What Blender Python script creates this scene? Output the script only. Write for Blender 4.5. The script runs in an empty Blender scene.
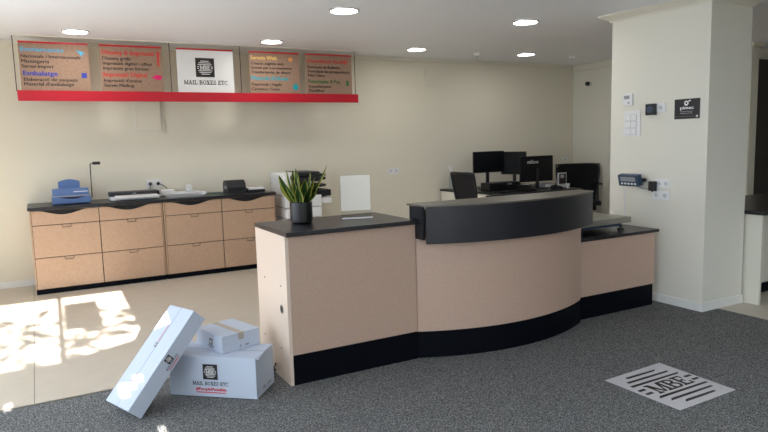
import bpy, bmesh, math, random
from mathutils import Vector, Matrix
random.seed(7)
PI = math.pi
scn = bpy.context.scene
COL = scn.collection

# ------------------------------------------------------------------ materials
def srgb(r, g, b):
    f = lambda c: (c/255/12.92) if c/255 <= 0.04045 else ((c/255+0.055)/1.055)**2.4
    return (f(r), f(g), f(b), 1)

def mat(name, rgb, rough=0.6, metal=0.0, spec=0.5, speck=None, bump=0.0, bscale=200, emit=None,
        alpha_glass=False, coat=0.0):
    m = bpy.data.materials.new(name); m.use_nodes = True
    nt = m.node_tree; b = nt.nodes['Principled BSDF']
    b.inputs['Base Color'].default_value = srgb(*rgb)
    b.inputs['Roughness'].default_value = rough
    b.inputs['Metallic'].default_value = metal
    b.inputs['Specular IOR Level'].default_value = spec
    b.inputs['Coat Weight'].default_value = coat
    tc = nt.nodes.new('ShaderNodeTexCoord')
    if speck:
        rgb2, scale, lo, hi = speck
        n = nt.nodes.new('ShaderNodeTexNoise'); n.inputs['Scale'].default_value = scale
        n.inputs['Detail'].default_value = 4; n.inputs['Roughness'].default_value = 0.7
        nt.links.new(tc.outputs['Object'], n.inputs['Vector'])
        r = nt.nodes.new('ShaderNodeValToRGB')
        r.color_ramp.elements[0].position = lo; r.color_ramp.elements[0].color = srgb(*rgb)
        r.color_ramp.elements[1].position = hi; r.color_ramp.elements[1].color = srgb(*rgb2)
        nt.links.new(n.outputs['Fac'], r.inputs['Fac'])
        nt.links.new(r.outputs['Color'], b.inputs['Base Color'])
    if bump:
        n = nt.nodes.new('ShaderNodeTexNoise'); n.inputs['Scale'].default_value = bscale
        nt.links.new(tc.outputs['Object'], n.inputs['Vector'])
        bp = nt.nodes.new('ShaderNodeBump'); bp.inputs['Strength'].default_value = bump
        bp.inputs['Distance'].default_value = 0.002
        nt.links.new(n.outputs['Fac'], bp.inputs['Height'])
        nt.links.new(bp.outputs['Normal'], b.inputs['Normal'])
    if emit:
        b.inputs['Emission Color'].default_value = srgb(*emit[0])
        b.inputs['Emission Strength'].default_value = emit[1]
    if alpha_glass:
        b.inputs['Transmission Weight'].default_value = 1.0
        b.inputs['IOR'].default_value = 1.1
    return m

M = {}
M['wall'] = mat('wall_paint', (229, 223, 206), 0.85, bump=0.15, bscale=90)
M['white_wall'] = mat('column_paint', (228, 225, 213), 0.75, bump=0.1, bscale=90)
M['ceiling'] = mat('ceiling_paint', (241, 243, 249), 0.55, bump=0.25, bscale=3)
M['trim'] = mat('trim_paint', (226, 222, 208), 0.6)
M['baseb'] = mat('baseboard_white', (232, 232, 228), 0.45)
M['black'] = mat('black_laminate', (27, 28, 33), 0.42)
M['worktop'] = mat('black_worktop', (28, 28, 32), 0.33, speck=((38, 38, 42), 300, .4, .7))
M['fascia'] = mat('anthracite_board', (16, 18, 28), 0.4)
M['slab'] = mat('grey_counter_top', (98, 92, 82), 0.35)
M['plinth'] = mat('dark_plinth', (5, 8, 17), 0.6, spec=0.1)
M['beech'] = mat('speckled_beech', (200, 172, 154), 0.5, speck=((178, 148, 130), 230, .38, .66))
M['beech2'] = mat('plain_beech', (192, 160, 135), 0.45, speck=((180, 148, 122), 60, .35, .65))
M['edge'] = mat('beech_edge', (188, 156, 128), 0.5)
M['sheet'] = mat('warm_white_sheet', (246, 240, 228), 0.5)
M['end'] = mat('beech_end_sun_glow', (222, 202, 186), 0.4)  # lightened so the colour carries the glow off the sunlit floor
M['socket'] = mat('socket_face', (205, 206, 210), 0.4)
M['gap'] = mat('shadow_black', (20, 19, 20), 0.7)
M['steel'] = mat('brushed_steel', (160, 158, 150), 0.35, metal=0.8)
M['darkmetal'] = mat('dark_metal', (70, 66, 62), 0.4, metal=0.7)
M['white_plastic'] = mat('white_plastic', (232, 232, 232), 0.4)
M['grey_plastic'] = mat('grey_plastic', (150, 152, 156), 0.45)
M['dark_plastic'] = mat('dark_plastic', (33, 34, 38), 0.45)
M['black_plastic'] = mat('black_plastic', (14, 15, 19), 0.35)
M['screen'] = mat('dark_screen', (8, 10, 17), 0.5, spec=.3)
M['blue_plastic'] = mat('blue_plastic', (92, 120, 172), 0.4)
M['blue_metal'] = mat('blue_grey_case', (45, 66, 92), 0.4)
M['red'] = mat('red_board', (188, 10, 38), 0.4)
M['kraft'] = mat('kraft_board', (163, 134, 114), 0.75, speck=((150, 120, 100), 35, .35, .65))
M['white_sign'] = mat('white_sign', (236, 236, 236), 0.4)
M['ink'] = mat('black_ink', (30, 26, 26), 0.5)
M['ink_brown'] = mat('dark_brown_ink', (44, 30, 28), 0.6)
M['lightblue'] = mat('light_blue_ink', (84, 168, 206), 0.5)
M['deepblue'] = mat('deep_blue_ink', (44, 62, 168), 0.5)
M['coral'] = mat('coral_ink', (208, 66, 58), 0.5)
M['magenta'] = mat('magenta_ink', (232, 30, 110), 0.5)
M['yellow'] = mat('yellow_ink', (240, 196, 110), 0.5)
M['teal'] = mat('teal_ink', (40, 160, 175), 0.5)
M['green_ink'] = mat('green_ink', (58, 112, 56), 0.5)
M['orange'] = mat('orange_ink', (235, 160, 90), 0.5)
M['red_ink'] = mat('red_ink', (205, 30, 45), 0.5)
M['white_ink'] = mat('white_ink', (240, 240, 240), 0.5)
M['boxwhite'] = mat('white_cardboard', (190, 199, 215), 0.6, bump=0.1, bscale=30)
M['tape'] = mat('brown_tape', (180, 170, 158), 0.3)
M['leaf'] = mat('leaf_green', (72, 112, 52), 0.4, speck=((34, 66, 34), 60, .4, .6))
M['leafedge'] = mat('leaf_margin', (190, 192, 96), 0.4)
M['soil'] = mat('soil', (40, 30, 24), 0.9)
M['mesh_fabric'] = mat('black_mesh_fabric', (54, 52, 54), 0.8, bump=0.5, bscale=400)
M['darknavy'] = mat('navy_black_fabric', (10, 11, 17), 0.7)
M['mat_white'] = mat('vinyl_white', (206, 203, 206), 0.5, speck=((190, 187, 190), 200, .35, .65))
M['green_mat'] = mat('green_cutting_mat', (26, 66, 52), 0.5)
M['lamp'] = mat('lamp_diffuser', (255, 255, 252), 0.5, emit=((255, 253, 250), 7.0))
M['chrome'] = mat('chrome_ring', (200, 200, 200), 0.25, metal=0.9)
M['asphalt'] = mat('pavement', (120, 118, 112), 0.9, speck=((100, 98, 94), 8, .3, .7))
M['facade'] = mat('sun_block_facade', (196, 188, 176), 0.9, speck=((180, 172, 160), 2, .3, .7))
M['bark'] = mat('bark', (90, 74, 60), 0.9)
M['treeleaf'] = mat('tree_leaf', (70, 100, 46), 0.7)
M['darkdoor'] = mat('dark_brown_door', (36, 28, 26), 0.5)
M['clear'] = mat('clear_acrylic', (235, 240, 240), 0.03, alpha_glass=True)
M['bottle'] = mat('clear_bottle', (215, 228, 235), 0.15, alpha_glass=True)

def carpet_mat():
    m = mat('grey_carpet', (86, 88, 90), 0.95, spec=0.1)
    nt = m.node_tree; b = nt.nodes['Principled BSDF']
    tc = nt.nodes.new('ShaderNodeTexCoord')
    n = nt.nodes.new('ShaderNodeTexNoise'); n.inputs['Scale'].default_value = 130
    n.inputs['Detail'].default_value = 3; n.inputs['Roughness'].default_value = 0.8
    r = nt.nodes.new('ShaderNodeValToRGB')
    e = r.color_ramp.elements
    e[0].position = .36; e[0].color = srgb(56, 57, 58)
    e[1].position = .66; e[1].color = srgb(178, 178, 174)
    k = r.color_ramp.elements.new(.5); k.color = srgb(98, 98, 98)
    nt.links.new(tc.outputs['Object'], n.inputs['Vector'])
    nt.links.new(n.outputs['Fac'], r.inputs['Fac']); nt.links.new(r.outputs['Color'], b.inputs['Base Color'])
    bp = nt.nodes.new('ShaderNodeBump'); bp.inputs['Strength'].default_value = 0.6; bp.inputs['Distance'].default_value = 0.004
    nt.links.new(n.outputs['Fac'], bp.inputs['Height']); nt.links.new(bp.outputs['Normal'], b.inputs['Normal'])
    return m
M['carpet'] = carpet_mat()

def tile_mat():
    m = mat('cream_floor_tile', (200, 190, 175), 0.35)
    nt = m.node_tree; b = nt.nodes['Principled BSDF']
    tc = nt.nodes.new('ShaderNodeTexCoord')
    mp = nt.nodes.new('ShaderNodeMapping')
    mp.inputs['Location'].default_value = (0.125, 2.0, 0)
    nt.links.new(tc.outputs['Object'], mp.inputs['Vector'])
    br = nt.nodes.new('ShaderNodeTexBrick'); br.offset = 0; br.squash = 1
    br.inputs['Scale'].default_value = 1
    br.inputs['Brick Width'].default_value = 2.4; br.inputs['Row Height'].default_value = 12.0
    br.inputs['Mortar Size'].default_value = 0.003; br.inputs['Mortar Smooth'].default_value = 0.1
    br.inputs['Color1'].default_value = srgb(203, 193, 178); br.inputs['Color2'].default_value = srgb(200, 190, 174)
    br.inputs['Mortar'].default_value = srgb(120, 112, 104)
    nt.links.new(mp.outputs['Vector'], br.inputs['Vector'])
    n = nt.nodes.new('ShaderNodeTexNoise'); n.inputs['Scale'].default_value = 7; n.inputs['Detail'].default_value = 6
    nt.links.new(tc.outputs['Object'], n.inputs['Vector'])
    mx = nt.nodes.new('ShaderNodeMixRGB'); mx.blend_type = 'MULTIPLY'; mx.inputs['Fac'].default_value = 0.25
    r = nt.nodes.new('ShaderNodeValToRGB'); r.color_ramp.elements[0].position = .3; r.color_ramp.elements[1].position = .7
    r.color_ramp.elements[0].color = (.75, .75, .75, 1)
    nt.links.new(n.outputs['Fac'], r.inputs['Fac'])
    nt.links.new(br.outputs['Color'], mx.inputs['Color1']); nt.links.new(r.outputs['Color'], mx.inputs['Color2'])
    nt.links.new(mx.outputs['Color'], b.inputs['Base Color'])
    return m
M['tile'] = tile_mat()

# ------------------------------------------------------------------ mesh helpers
class MB:
    def __init__(s): s.bm = bmesh.new(); s.mi = 0
    def _f(s, vs):
        try:
            f = s.bm.faces.new(vs); f.material_index = s.mi; return f
        except ValueError: return None
    def box(s, x0, x1, y0, y1, z0, z1, bev=0.0, mtx=None):
        t = bmesh.new()
        vs = [t.verts.new((x, y, z)) for z in (z0, z1) for y in (y0, y1) for x in (x0, x1)]
        for q in ((0, 2, 3, 1), (4, 5, 7, 6), (0, 1, 5, 4), (2, 6, 7, 3), (0, 4, 6, 2), (1, 3, 7, 5)):
            t.faces.new([vs[i] for i in q])
        if bev: bmesh.ops.bevel(t, geom=t.edges[:], offset=bev, segments=2, affect='EDGES', profile=0.6)
        s.merge(t, mtx); return s
    def merge(s, t, mtx=None):
        mp = {}
        for v in t.verts: mp[v] = s.bm.verts.new(mtx @ v.co if mtx else v.co)
        for f in t.faces: s._f([mp[v] for v in f.verts])
        t.free()
    def prism(s, pts, z0, z1):
        """pts: plan outline (x, y), counter-clockwise"""
        a = [s.bm.verts.new((x, y, z0)) for x, y in pts]; b = [s.bm.verts.new((x, y, z1)) for x, y in pts]
        s._f(a[::-1]); s._f(b); n = len(pts)
        for i in range(n): s._f([a[i], a[(i+1) % n], b[(i+1) % n], b[i]])
        return s
    def slab(s, pts, n, th):
        """pts: 3-D outline, extruded by th along n"""
        n = Vector(n).normalized()*th
        a = [s.bm.verts.new(Vector(p)) for p in pts]; b = [s.bm.verts.new(Vector(p)+n) for p in pts]
        s._f(a[::-1]); s._f(b); k = len(pts)
        for i in range(k): s._f([a[i], a[(i+1) % k], b[(i+1) % k], b[i]])
        return s
    def tube(s, path, r, n=8, cap=True):
        path = [Vector(p) for p in path]; rs = r if isinstance(r, (list, tuple)) else [r]*len(path)
        rings = []
        up = None
        for i, p in enumerate(path):
            d = (path[min(i+1, len(path)-1)]-path[max(i-1, 0)])
            d = d.normalized() if d.length > 1e-9 else Vector((0, 0, 1))
            if up is None: up = Vector((0, 0, 1)) if abs(d.z) < .9 else Vector((1, 0, 0))
            u = d.cross(up).normalized(); w = u.cross(d).normalized(); up = w
            rings.append([s.bm.verts.new(p+(u*math.cos(2*PI*k/n)+w*math.sin(2*PI*k/n))*rs[i]) for k in range(n)])
        for a, b in zip(rings, rings[1:]):
            for k in range(n): s._f([a[k], a[(k+1) % n], b[(k+1) % n], b[k]])
        if cap: s._f(rings[0][::-1]); s._f(rings[-1])
        return s
    def lathe(s, prof, c=(0, 0, 0), n=32, mtx=None):
        """prof: (radius, z) pairs bottom to top"""
        rings = []
        for r, z in prof:
            ring = []
            for k in range(n):
                co = Vector((c[0]+r*math.cos(2*PI*k/n), c[1]+r*math.sin(2*PI*k/n), c[2]+z))
                ring.append(s.bm.verts.new(mtx @ co if mtx else co))
            rings.append(ring)
        for a, b in zip(rings, rings[1:]):
            for k in range(n): s._f([a[k], a[(k+1) % n], b[(k+1) % n], b[k]])
        s._f(rings[0][::-1]); s._f(rings[-1]); return s
    def build(s, name, m, parent=None, origin=None, smooth=False):
        """origin: world point that becomes the object's own origin (geometry given in world coordinates)"""
        bmesh.ops.recalc_face_normals(s.bm, faces=s.bm.faces[:])
        if parent is not None and origin is None and parent.get('_w'):
            o0 = Vector(parent['_w'])
            bmesh.ops.translate(s.bm, verts=s.bm.verts[:], vec=-o0)
        if parent is None and origin is not None:
            bmesh.ops.translate(s.bm, verts=s.bm.verts[:], vec=-Vector(origin))
        me = bpy.data.meshes.new(name); s.bm.to_mesh(me); s.bm.free()
        for k in (m if isinstance(m, (list, tuple)) else [m]): me.materials.append(M[k])
        if smooth:
            for p in me.polygons: p.use_smooth = True
            me.set_sharp_from_angle(angle=math.radians(40))
        o = bpy.data.objects.new(name, me); COL.objects.link(o)
        if parent is not None: o.parent = parent
        elif origin is not None: o.location = origin
        return o

def thing(name, label, cat, loc=(0, 0, 0), rz=0, group=None, world=True):
    """Empty at the thing's base; with world=True its parts are given in world coordinates"""
    o = bpy.data.objects.new(name, None); COL.objects.link(o)
    o.location = loc; o.rotation_euler = (0, 0, rz); o.empty_display_size = .1
    o['label'] = label; o['category'] = cat
    if group: o['group'] = group
    if world: o['_w'] = tuple(loc)
    return o
def tag(o, label, cat, group=None):
    o['label'] = label; o['category'] = cat
    if group: o['group'] = group
    return o
def struct(name, mb, m, **k):
    o = mb.build(name, m, **k); o['kind'] = 'structure'; return o
def copy_tree(o, parent=None):
    c = o.copy(); COL.objects.link(c)
    if parent is not None: c.parent = parent
    for ch in list(o.children): copy_tree(ch, c)
    return c
def rename(o, name): o.name = name; return o

# ------------------------------------------------------------------ lettering
def text_part(body, m, parent, org, U, V, size, width=None, name='lettering', bold=0.0, align='LEFT', lift=0.0008):
    """flat raised lettering: org = left end of baseline in world, U reading direction, V up"""
    cu = bpy.data.curves.new(name, 'FONT'); cu.body = body; cu.size = 1.0; cu.extrude = 0.0
    cu.resolution_u = 3
    tmp = bpy.data.objects.new('tmp', cu); COL.objects.link(tmp)
    dg = bpy.context.evaluated_depsgraph_get()
    me = bpy.data.meshes.new_from_object(tmp.evaluated_get(dg))
    bpy.data.objects.remove(tmp); bpy.data.curves.remove(cu)
    xs = [v.co.x for v in me.vertices]; w0 = max(xs)-min(xs); x0 = min(xs)
    sy = size/0.72          # size = cap height
    sx = (width/w0) if width else sy
    U = Vector(U).normalized(); V = Vector(V).normalized(); N = U.cross(V)
    o0 = Vector(org)-(Vector(parent['_w']) if parent is not None and parent.get('_w') else Vector((0, 0, 0)))
    if align == 'CENTER': o0 = o0-U*(w0*sx/2)
    for v in me.vertices:
        v.co = o0+U*((v.co.x-x0)*sx)+V*(v.co.y*sy)+N*lift
    if bold:      # heavier strokes: the same outlines again, a hair to each side
        bm = bmesh.new(); bm.from_mesh(me); g0 = bm.verts[:]+bm.edges[:]+bm.faces[:]
        for q, dv in enumerate((U*bold*size, -U*bold*size, V*bold*size*.6)):
            d = bmesh.ops.duplicate(bm, geom=g0)['geom']
            bmesh.ops.translate(bm, verts=[e for e in d if isinstance(e, bmesh.types.BMVert)], vec=dv+N*(.0001*(q+1)))
        bm.to_mesh(me); bm.free()
    me.name = name; me.materials.clear(); me.materials.append(M[m])
    o = bpy.data.objects.new(name, me); COL.objects.link(o); o.parent = parent
    return o

def rect(a, b, c, d): return [(a, c), (b, c), (b, d), (a, d)]
def arcs(cx, cy, rx, ry, tx, ty, a0, a1, n=8):
    out = []
    for i in range(n):
        p, q = math.radians(a0+(a1-a0)*i/n), math.radians(a0+(a1-a0)*(i+1)/n)
        out.append([(cx+(rx-tx)*math.cos(p), cy+(ry-ty)*math.sin(p)), (cx+rx*math.cos(p), cy+ry*math.sin(p)),
                    (cx+rx*math.cos(q), cy+ry*math.sin(q)), (cx+(rx-tx)*math.cos(q), cy+(ry-ty)*math.sin(q))])
    return out
S_ = .12
def glyph(ch):
    if ch == ' ': return .45, []
    if ch == '.': return .25, [rect(.05, .2, 0, .15)]
    if ch == 'I': return .46, [rect(.13, .33, 0, 1), rect(0, .46, 0, S_), rect(0, .46, 1-S_, 1)]
    if ch == 'L': return .76, [rect(.1, .3, 0, 1), rect(0, .42, 1-S_, 1), rect(0, .76, 0, S_), rect(.64, .76, 0, .36)]
    if ch == 'E': return .8, [rect(.1, .3, 0, 1), rect(0, .76, 1-S_, 1), rect(0, .8, 0, S_), rect(.3, .55, .45, .57),
                              rect(.65, .76, .7, 1), rect(.68, .8, 0, .3), rect(.5, .58, .38, .64)]
    if ch == 'A': return .96, [[(.1, 0), (.22, 0), (.5, 1), (.38, 1)], [(.66, 0), (.88, 0), (.58, 1), (.36, 1)],
                               rect(.25, .7, .28, .38), rect(0, .34, 0, S_), rect(.56, .96, 0, S_)]
    if ch == 'M': return 1.2, [rect(.12, .26, 0, 1), rect(.92, 1.12, 0, 1), rect(0, .38, 0, S_), rect(.8, 1.2, 0, S_),
                               [(.05, 1), (.52, .05), (.66, .05), (.34, 1)], [(.54, .05), (.66, .05), (1.05, 1), (.92, 1)],
                               rect(0, .34, 1-S_, 1), rect(.9, 1.2, 1-S_, 1)]
    if ch == 'B': return .84, [rect(.1, .3, 0, 1), rect(0, .5, 1-S_, 1), rect(0, .52, 0, S_), rect(.3, .5, .47, .58)] + \
        arcs(.48, .76, .3, .24, .18, .12, -90, 90) + arcs(.5, .28, .34, .29, .19, .12, -90, 90)
    if ch == 'O': return .96, arcs(.48, .5, .46, .52, .18, .1, 0, 360, 18)
    if ch == 'X': return .96, [[(.05, 1), (.34, 1), (.88, 0), (.6, 0)], [(.12, 0), (.26, 0), (.84, 1), (.7, 1)],
                               rect(0, .4, 1-S_, 1), rect(.58, .94, 1-S_, 1), rect(0, .38, 0, S_), rect(.5, .96, 0, S_)]
    if ch == 'T': return .84, [rect(.32, .52, 0, 1), rect(0, .84, 1-S_, 1), rect(0, .11, .68, 1), rect(.73, .84, .68, 1), rect(.2, .64, 0, S_)]
    if ch == 'C': return .86, arcs(.48, .5, .46, .52, .18, .1, 42, 318, 14) + [rect(.72, .84, .64, .98)]
    if ch == 'S': return .72, arcs(.36, .74, .32, .27, .13, .1, 20, 260, 9) + arcs(.36, .27, .34, .28, .14, .1, -160, 95, 9) + \
        [rect(.56, .68, .66, .98), rect(.02, .14, .04, .36)]
    return .5, []
def slab_word(word, gap=.08):
    x = 0; out = []
    for ch in word:
        w, polys = glyph(ch)
        for p in polys: out.append([(x+a, b) for a, b in p])
        x += w+gap
    return x-gap, out
def put_polys(mb, polys, org, U, V, sx, sy, lift=0.0006, th=0.0006):
    U = Vector(U).normalized(); V = Vector(V).normalized(); N = U.cross(V); o = Vector(org)
    for p in polys:
        mb.slab([o+U*(a*sx)+V*(b*sy)+N*lift for a, b in p], N, th)
def slab_text(word, m, parent, org, U, V, h, width, name='lettering', lift=0.0006):
    w, polys = slab_word(word); mb = MB()
    put_polys(mb, polys, org, U, V, width/w, h, lift)
    return mb.build(name, m, parent)
def globe_polys(R):
    """striped globe with the word MBE across the middle; unit polys centred on 0,0"""
    out = []
    for i, y in enumerate((.90, .66, .42)):
        for sgn in (1, -1):
            t = .05
            c = (.62, .86, 1.0)[i]
            out.append([(-c, sgn*y-t), (c-.12 if sgn > 0 else c, sgn*y-t), (c, sgn*y+t*.6), (-c+.12 if sgn < 0 else -c, sgn*y+t)])
    w, polys = slab_word('MBE', .02)
    for p in polys: out.append([((a/w-.5)*1.45, (b-.5)*.56) for a, b in p])
    for y in (.12, -.12):
        out.append(rect(-1.08, -.82, y-.05, y+.05)); out.append(rect(.82, 1.08, y-.05, y+.05))
    return [[(a*R, b*R) for a, b in p] for p in out]
def logo_block(parent, c, U, V, s, bg='ink', fg='white_ink', lift=0.0008):
    """square badge of side s centred on c with the striped globe; the mark is a sub-part of the badge"""
    U = Vector(U).normalized(); V = Vector(V).normalized(); N = U.cross(V); c = Vector(c)
    mb = MB(); h = s/2
    mb.slab([c-U*h-V*h+N*lift, c+U*h-V*h+N*lift, c+U*h+V*h+N*lift, c-U*h+V*h+N*lift], N, .0008)
    b = mb.build('logo_badge', bg, parent)
    mb = MB(); put_polys(mb, globe_polys(s*.38), c, U, V, 1, 1, lift+.0010)
    if parent.get('_w'): bmesh.ops.translate(mb.bm, verts=mb.bm.verts[:], vec=-Vector(parent['_w']))
    mb.build('logo_mark', fg, b)
    return b

# ------------------------------------------------------------------ the room
def cz(y): return 2.66+0.0225*y
YW, XL, XR = 8.5, -1.7, 10.5
YF = -0.4
s = MB(); s.box(XL-.1, XR+.1, YF-.1, YW+.1, -.1, 0); struct('floor', s, 'tile')
s = MB(); s.box(XL, 5.33, YF, 4.43, 0.0, .002); o = s.build('floor_carpet', 'carpet'); o['kind'] = 'structure'
s = MB(); s.box(XL, 1.36, 4.425, 4.445, 0, .006); struct('trim_1', s, 'steel')
s = MB(); s.slab([(XL-.1, YF-.1, cz(YF-.1)), (XR+.1, YF-.1, cz(YF-.1)), (XR+.1, YW+.1, cz(YW+.1)), (XL-.1, YW+.1, cz(YW+.1))], (0, 0, 1), .1)
struct('ceiling', s, 'ceiling')
s = MB(); s.box(XL-.1, XR+.1, YW, YW+.1, 0, 3.0); struct('wall_back', s, 'wall')
s = MB(); s.box(XL, 8.62, YW-.035, YW, cz(8.46)-.055, cz(8.46)+.01, .008); struct('trim_2', s, 'trim')
s = MB(); s.box(XL, 8.62, YW-.012, YW, 0, .075); struct('baseboard_back', s, 'baseb')
# left wall with an unseen tall window, added to bring in side daylight
s = MB(); s.box(XL-.1, XL, YF, YW, 0, .35); s.box(XL-.1, XL, YF, YW, 2.45, 3.0)
s.box(XL-.1, XL, YF, .2, .35, 2.45); s.box(XL-.1, XL, 6.6, YW, .35, 2.45)
struct('wall_left', s, 'wall')
s = MB()
for a, b in ((.2, .26), (3.37, 3.43), (6.54, 6.6)): s.box(XL-.08, XL-.02, a, b, .35, 2.45)
s.box(XL-.08, XL-.02, .26, 6.54, .35, .41); s.box(XL-.08, XL-.02, .26, 6.54, 2.39, 2.45)
struct('window_added', s, 'darkmetal')
s = MB(); s.box(XR, XR+.1, YF, YW, 0, 3.0); struct('wall_right', s, 'wall')
# street front
s = MB(); s.box(XL-.1, .80, YF-.1, YF, 0, 1.2)
s.box(XL-.1, -.05, YF-.1, YF, 1.72, 1.853); s.slab([(-.05, YF-.1, 1.72), (.584, YF-.1, 1.72), (.584, YF-.1, 1.96), (-.05, YF-.1, 1.853)], (0, 1, 0), .1)
s.box(.584, .80, YF-.1, YF, 1.2, 2.9); s.box(XL-.1, XR+.1, YF-.1, YF, 2.635, 3.0); s.box(4.6, XR+.1, YF-.1, YF, 0, 2.7); s.box(.80, 4.6, YF-.1, YF, 0, .3)
struct('wall_front', s, 'wall')
s = MB()   # added unseen screen under the upper panes; slots placed to cast sun dapples
hole = [(.34, 1.675), (.275, 1.62), (.315, 1.635), (.26, 1.58), (-.37, 1.635), (-.44, 1.635), (.43, 1.335)]
nx, nz, cs = 57, 13, .04
s.box(.575, .60, YF-.07, YF-.05, 1.18, 1.74); s.box(XL, .60, YF-.07, YF-.06, 1.70, 1.76)
for i in range(nx):
    for j in range(nz):
        x0 = .58-cs*(i+1); z0_ = 1.2+cs*j
        if any(x0 <= hx < x0+cs and z0_ <= hz < z0_+cs for hx, hz in hole): continue
        s.box(x0, x0+cs, YF-.06, YF-.05, z0_, z0_+cs)
struct('dapple_screen', s, 'darkmetal')
s = MB(); s.box(-.056, -.010, YF-.08, YF-.03, 1.84, 2.65)
struct('window_2', s, 'darkmetal')
s = MB()
for a in (.80, 2.0, 3.2, 4.54): s.box(a, a+.06, YF-.08, YF-.03, .3, 2.64)
struct('window_3', s, 'darkmetal')
# partition wall of the back office and what is right of it
s = MB(); s.box(8.62, 8.78, 5.25, YW, 0, 2.95); struct('wall_office', s, 'white_wall')
s = MB(); s.box(8.575, 8.825, 5.205, YW-.03, cz(5.2)-.045, cz(6.5)+.03); struct('trim_3', s, 'trim')
s = MB(); s.box(8.85, 10.5, 5.6, 5.7, 0, 2.9); struct('wall_niche', s, 'white_wall')
s = MB()
pts = [(8.86, 0), (9.9, 0), (9.9, 2.5)] + [(9.78+.12*math.cos(a), 2.5+.12*math.sin(a)) for a in (PI/6, PI/3, PI/2)] + \
    [(8.98-.12*math.sin(a), 2.5+.12*math.cos(a)) for a in (0, PI/6, PI/3, PI/2)]
s.slab([(x, 5.6, z) for x, z in pts], (0, -1, 0), .06); d = struct('door_1', s, 'darkdoor')
s = MB(); s.tube([(8.95, 5.53, 1.0), (9.05, 5.53, 1.0)], .012); s.tube([(8.95, 5.53, 1.0), (8.95, 5.56, 1.0)], .01); s.build('handle', 'steel', d)

# column
CX0, CX1, CY0, CY1 = 5.114, 5.69, 3.477, 4.53
s = MB(); s.box(CX0, CX1, CY0, CY1, 0, 2.85); struct('wall_column', s, 'white_wall')
s = MB(); s.box(CX0-.012, CX1+.012, CY0-.012, CY1+.012, 0, .078, .003); struct('baseboard_column', s, 'baseb')
s = MB()   # crown moulding swept round the column
prof = [(0, 2.69), (.012, 2.69), (.02, 2.705), (.05, 2.722), (.085, 2.74), (.1, 2.75), (.1, 2.79), (0, 2.79)]
loops = []
for d_, z in prof:
    loops.append([s.bm.verts.new(p) for p in ((CX0-d_, CY0-d_, z), (CX1+d_, CY0-d_, z), (CX1+d_, CY1+d_, z), (CX0-d_, CY1+d_, z))])
for a, b in zip(loops, loops[1:]):
    for k in range(4): s._f([a[k], a[(k+1) % 4], b[(k+1) % 4], b[k]])
struct('trim_4', s, 'trim')

# ------------------------------------------------------------------ wall boxes, sockets on the back wall
t = thing('cable_cover', 'tall cream access box on the back wall behind the hanging red signboard', 'wall box', (1.3, YW, 1.756))
s = MB(); s.box(1.095, 1.492, YW-.02, YW, 1.756, 2.80, .004); s.build('frame', 'trim', t)
s = MB(); s.box(1.15, 1.44, YW-.06, YW-.02, 1.80, 2.80, .005); s.build('cover', 'wall', t)
t = thing('wall_hatch', 'small cream square hatch high on the back wall right of the signboard', 'wall hatch', (5.55, YW, 2.41))
s = MB(); s.box(5.44, 5.66, YW-.018, YW, 2.41, 2.70, .003); s.build('frame', 'wall', t)
s = MB(); s.box(5.46, 5.64, YW-.03, YW-.018, 2.43, 2.68, .003); s.build('door', 'wall', t)

def socket_plate(name, label, c, U, w, h, n, group=None):
    """plate with n round sockets in a row; c = centre on the wall, U reading direction, faces U x Z"""
    U = Vector(U); Z = Vector((0, 0, 1)); N = U.cross(Z); c = Vector(c)
    t = thing(name, label, 'socket', tuple(c), group=group)
    mt = Matrix((( U.x, N.x, 0, c.x), (U.y, N.y, 0, c.y), (0, 0, 1, c.z), (0, 0, 0, 1)))
    s = MB(); s.box(-w/2, w/2, 0, .009, -h/2, h/2, .003, mtx=mt); s.build('plate', 'white_plastic', t)
    for i in range(n):
        x = (i-(n-1)/2)*w/n
        rm = Matrix.Rotation(-PI/2, 4, 'X')
        s = MB(); s.lathe([(.021, 0), (.021, .003), (.017, .003), (.015, -.002+.003)], n=20, mtx=mt @ Matrix.Translation((x, .009, 0)) @ rm)
        f = s.build('socket_face', 'socket', t)
        s = MB()
        for dx in (-.008, .008): s.lathe([(.003, 0), (.003, .0015)], n=8, mtx=mt @ Matrix.Translation((x+dx, .012, 0)) @ rm)
        bmesh.ops.translate(s.bm, verts=s.bm.verts[:], vec=-c)
        s.build('socket_hole', 'ink', f)
    return t
socket_plate('wall_socket', 'white double socket alone on the back wall above the clear sign holder', (4.838, YW, 1.128), (1, 0, 0), .19, .1, 2)
socket_plate('wall_socket', 'white double socket behind the cabinets with two black plugs in it', (1.315, YW, 1.132), (1, 0, 0), .19, .1, 2)
for x, lab in ((1.265, 'left black plug in the double socket above the cabinets'), (1.36, 'right black plug with cable in the double socket above the cabinets')):
    t = thing('power_plug', lab, 'plug', (x, YW-.012, 1.13), group=None)
    s = MB(); s.lathe([(.02, .0), (.022, .012), (.02, .03), (.012, .042)], n=16, mtx=Matrix.Translation((x, YW-.012, 1.13)) @ Matrix.Rotation(PI/2, 4, 'X')); s.build('plug_body', 'black_plastic', t, smooth=True)
    s = MB()
    pth = [(x, YW-.05, 1.13), (x+.03, YW-.075, 1.12), (x+.09, YW-.06, 1.08), (x+.12, YW-.06, 1.0)] if x > 1.3 else [(x, YW-.05, 1.13), (x-.01, YW-.06, 1.08), (x-.02, YW-.05, .99)]
    s.tube(pth, .005, 6); s.build('cable', 'black_plastic', t, smooth=True)
t = thing('power_adapter', 'white power adapter block on the worktop under the double socket', 'power adapter', (1.44, 8.38, .975))
s = MB(); s.box(1.36, 1.53, 8.33, 8.43, .975, 1.055, .012); s.build('body', 'white_plastic', t)
s = MB(); s.tube([(1.4, 8.4, 1.05), (1.38, 8.44, 1.09), (1.35, 8.47, 1.06), (1.33, 8.47, 1.0)], .004, 6); s.build('cable', 'white_plastic', t)
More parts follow.
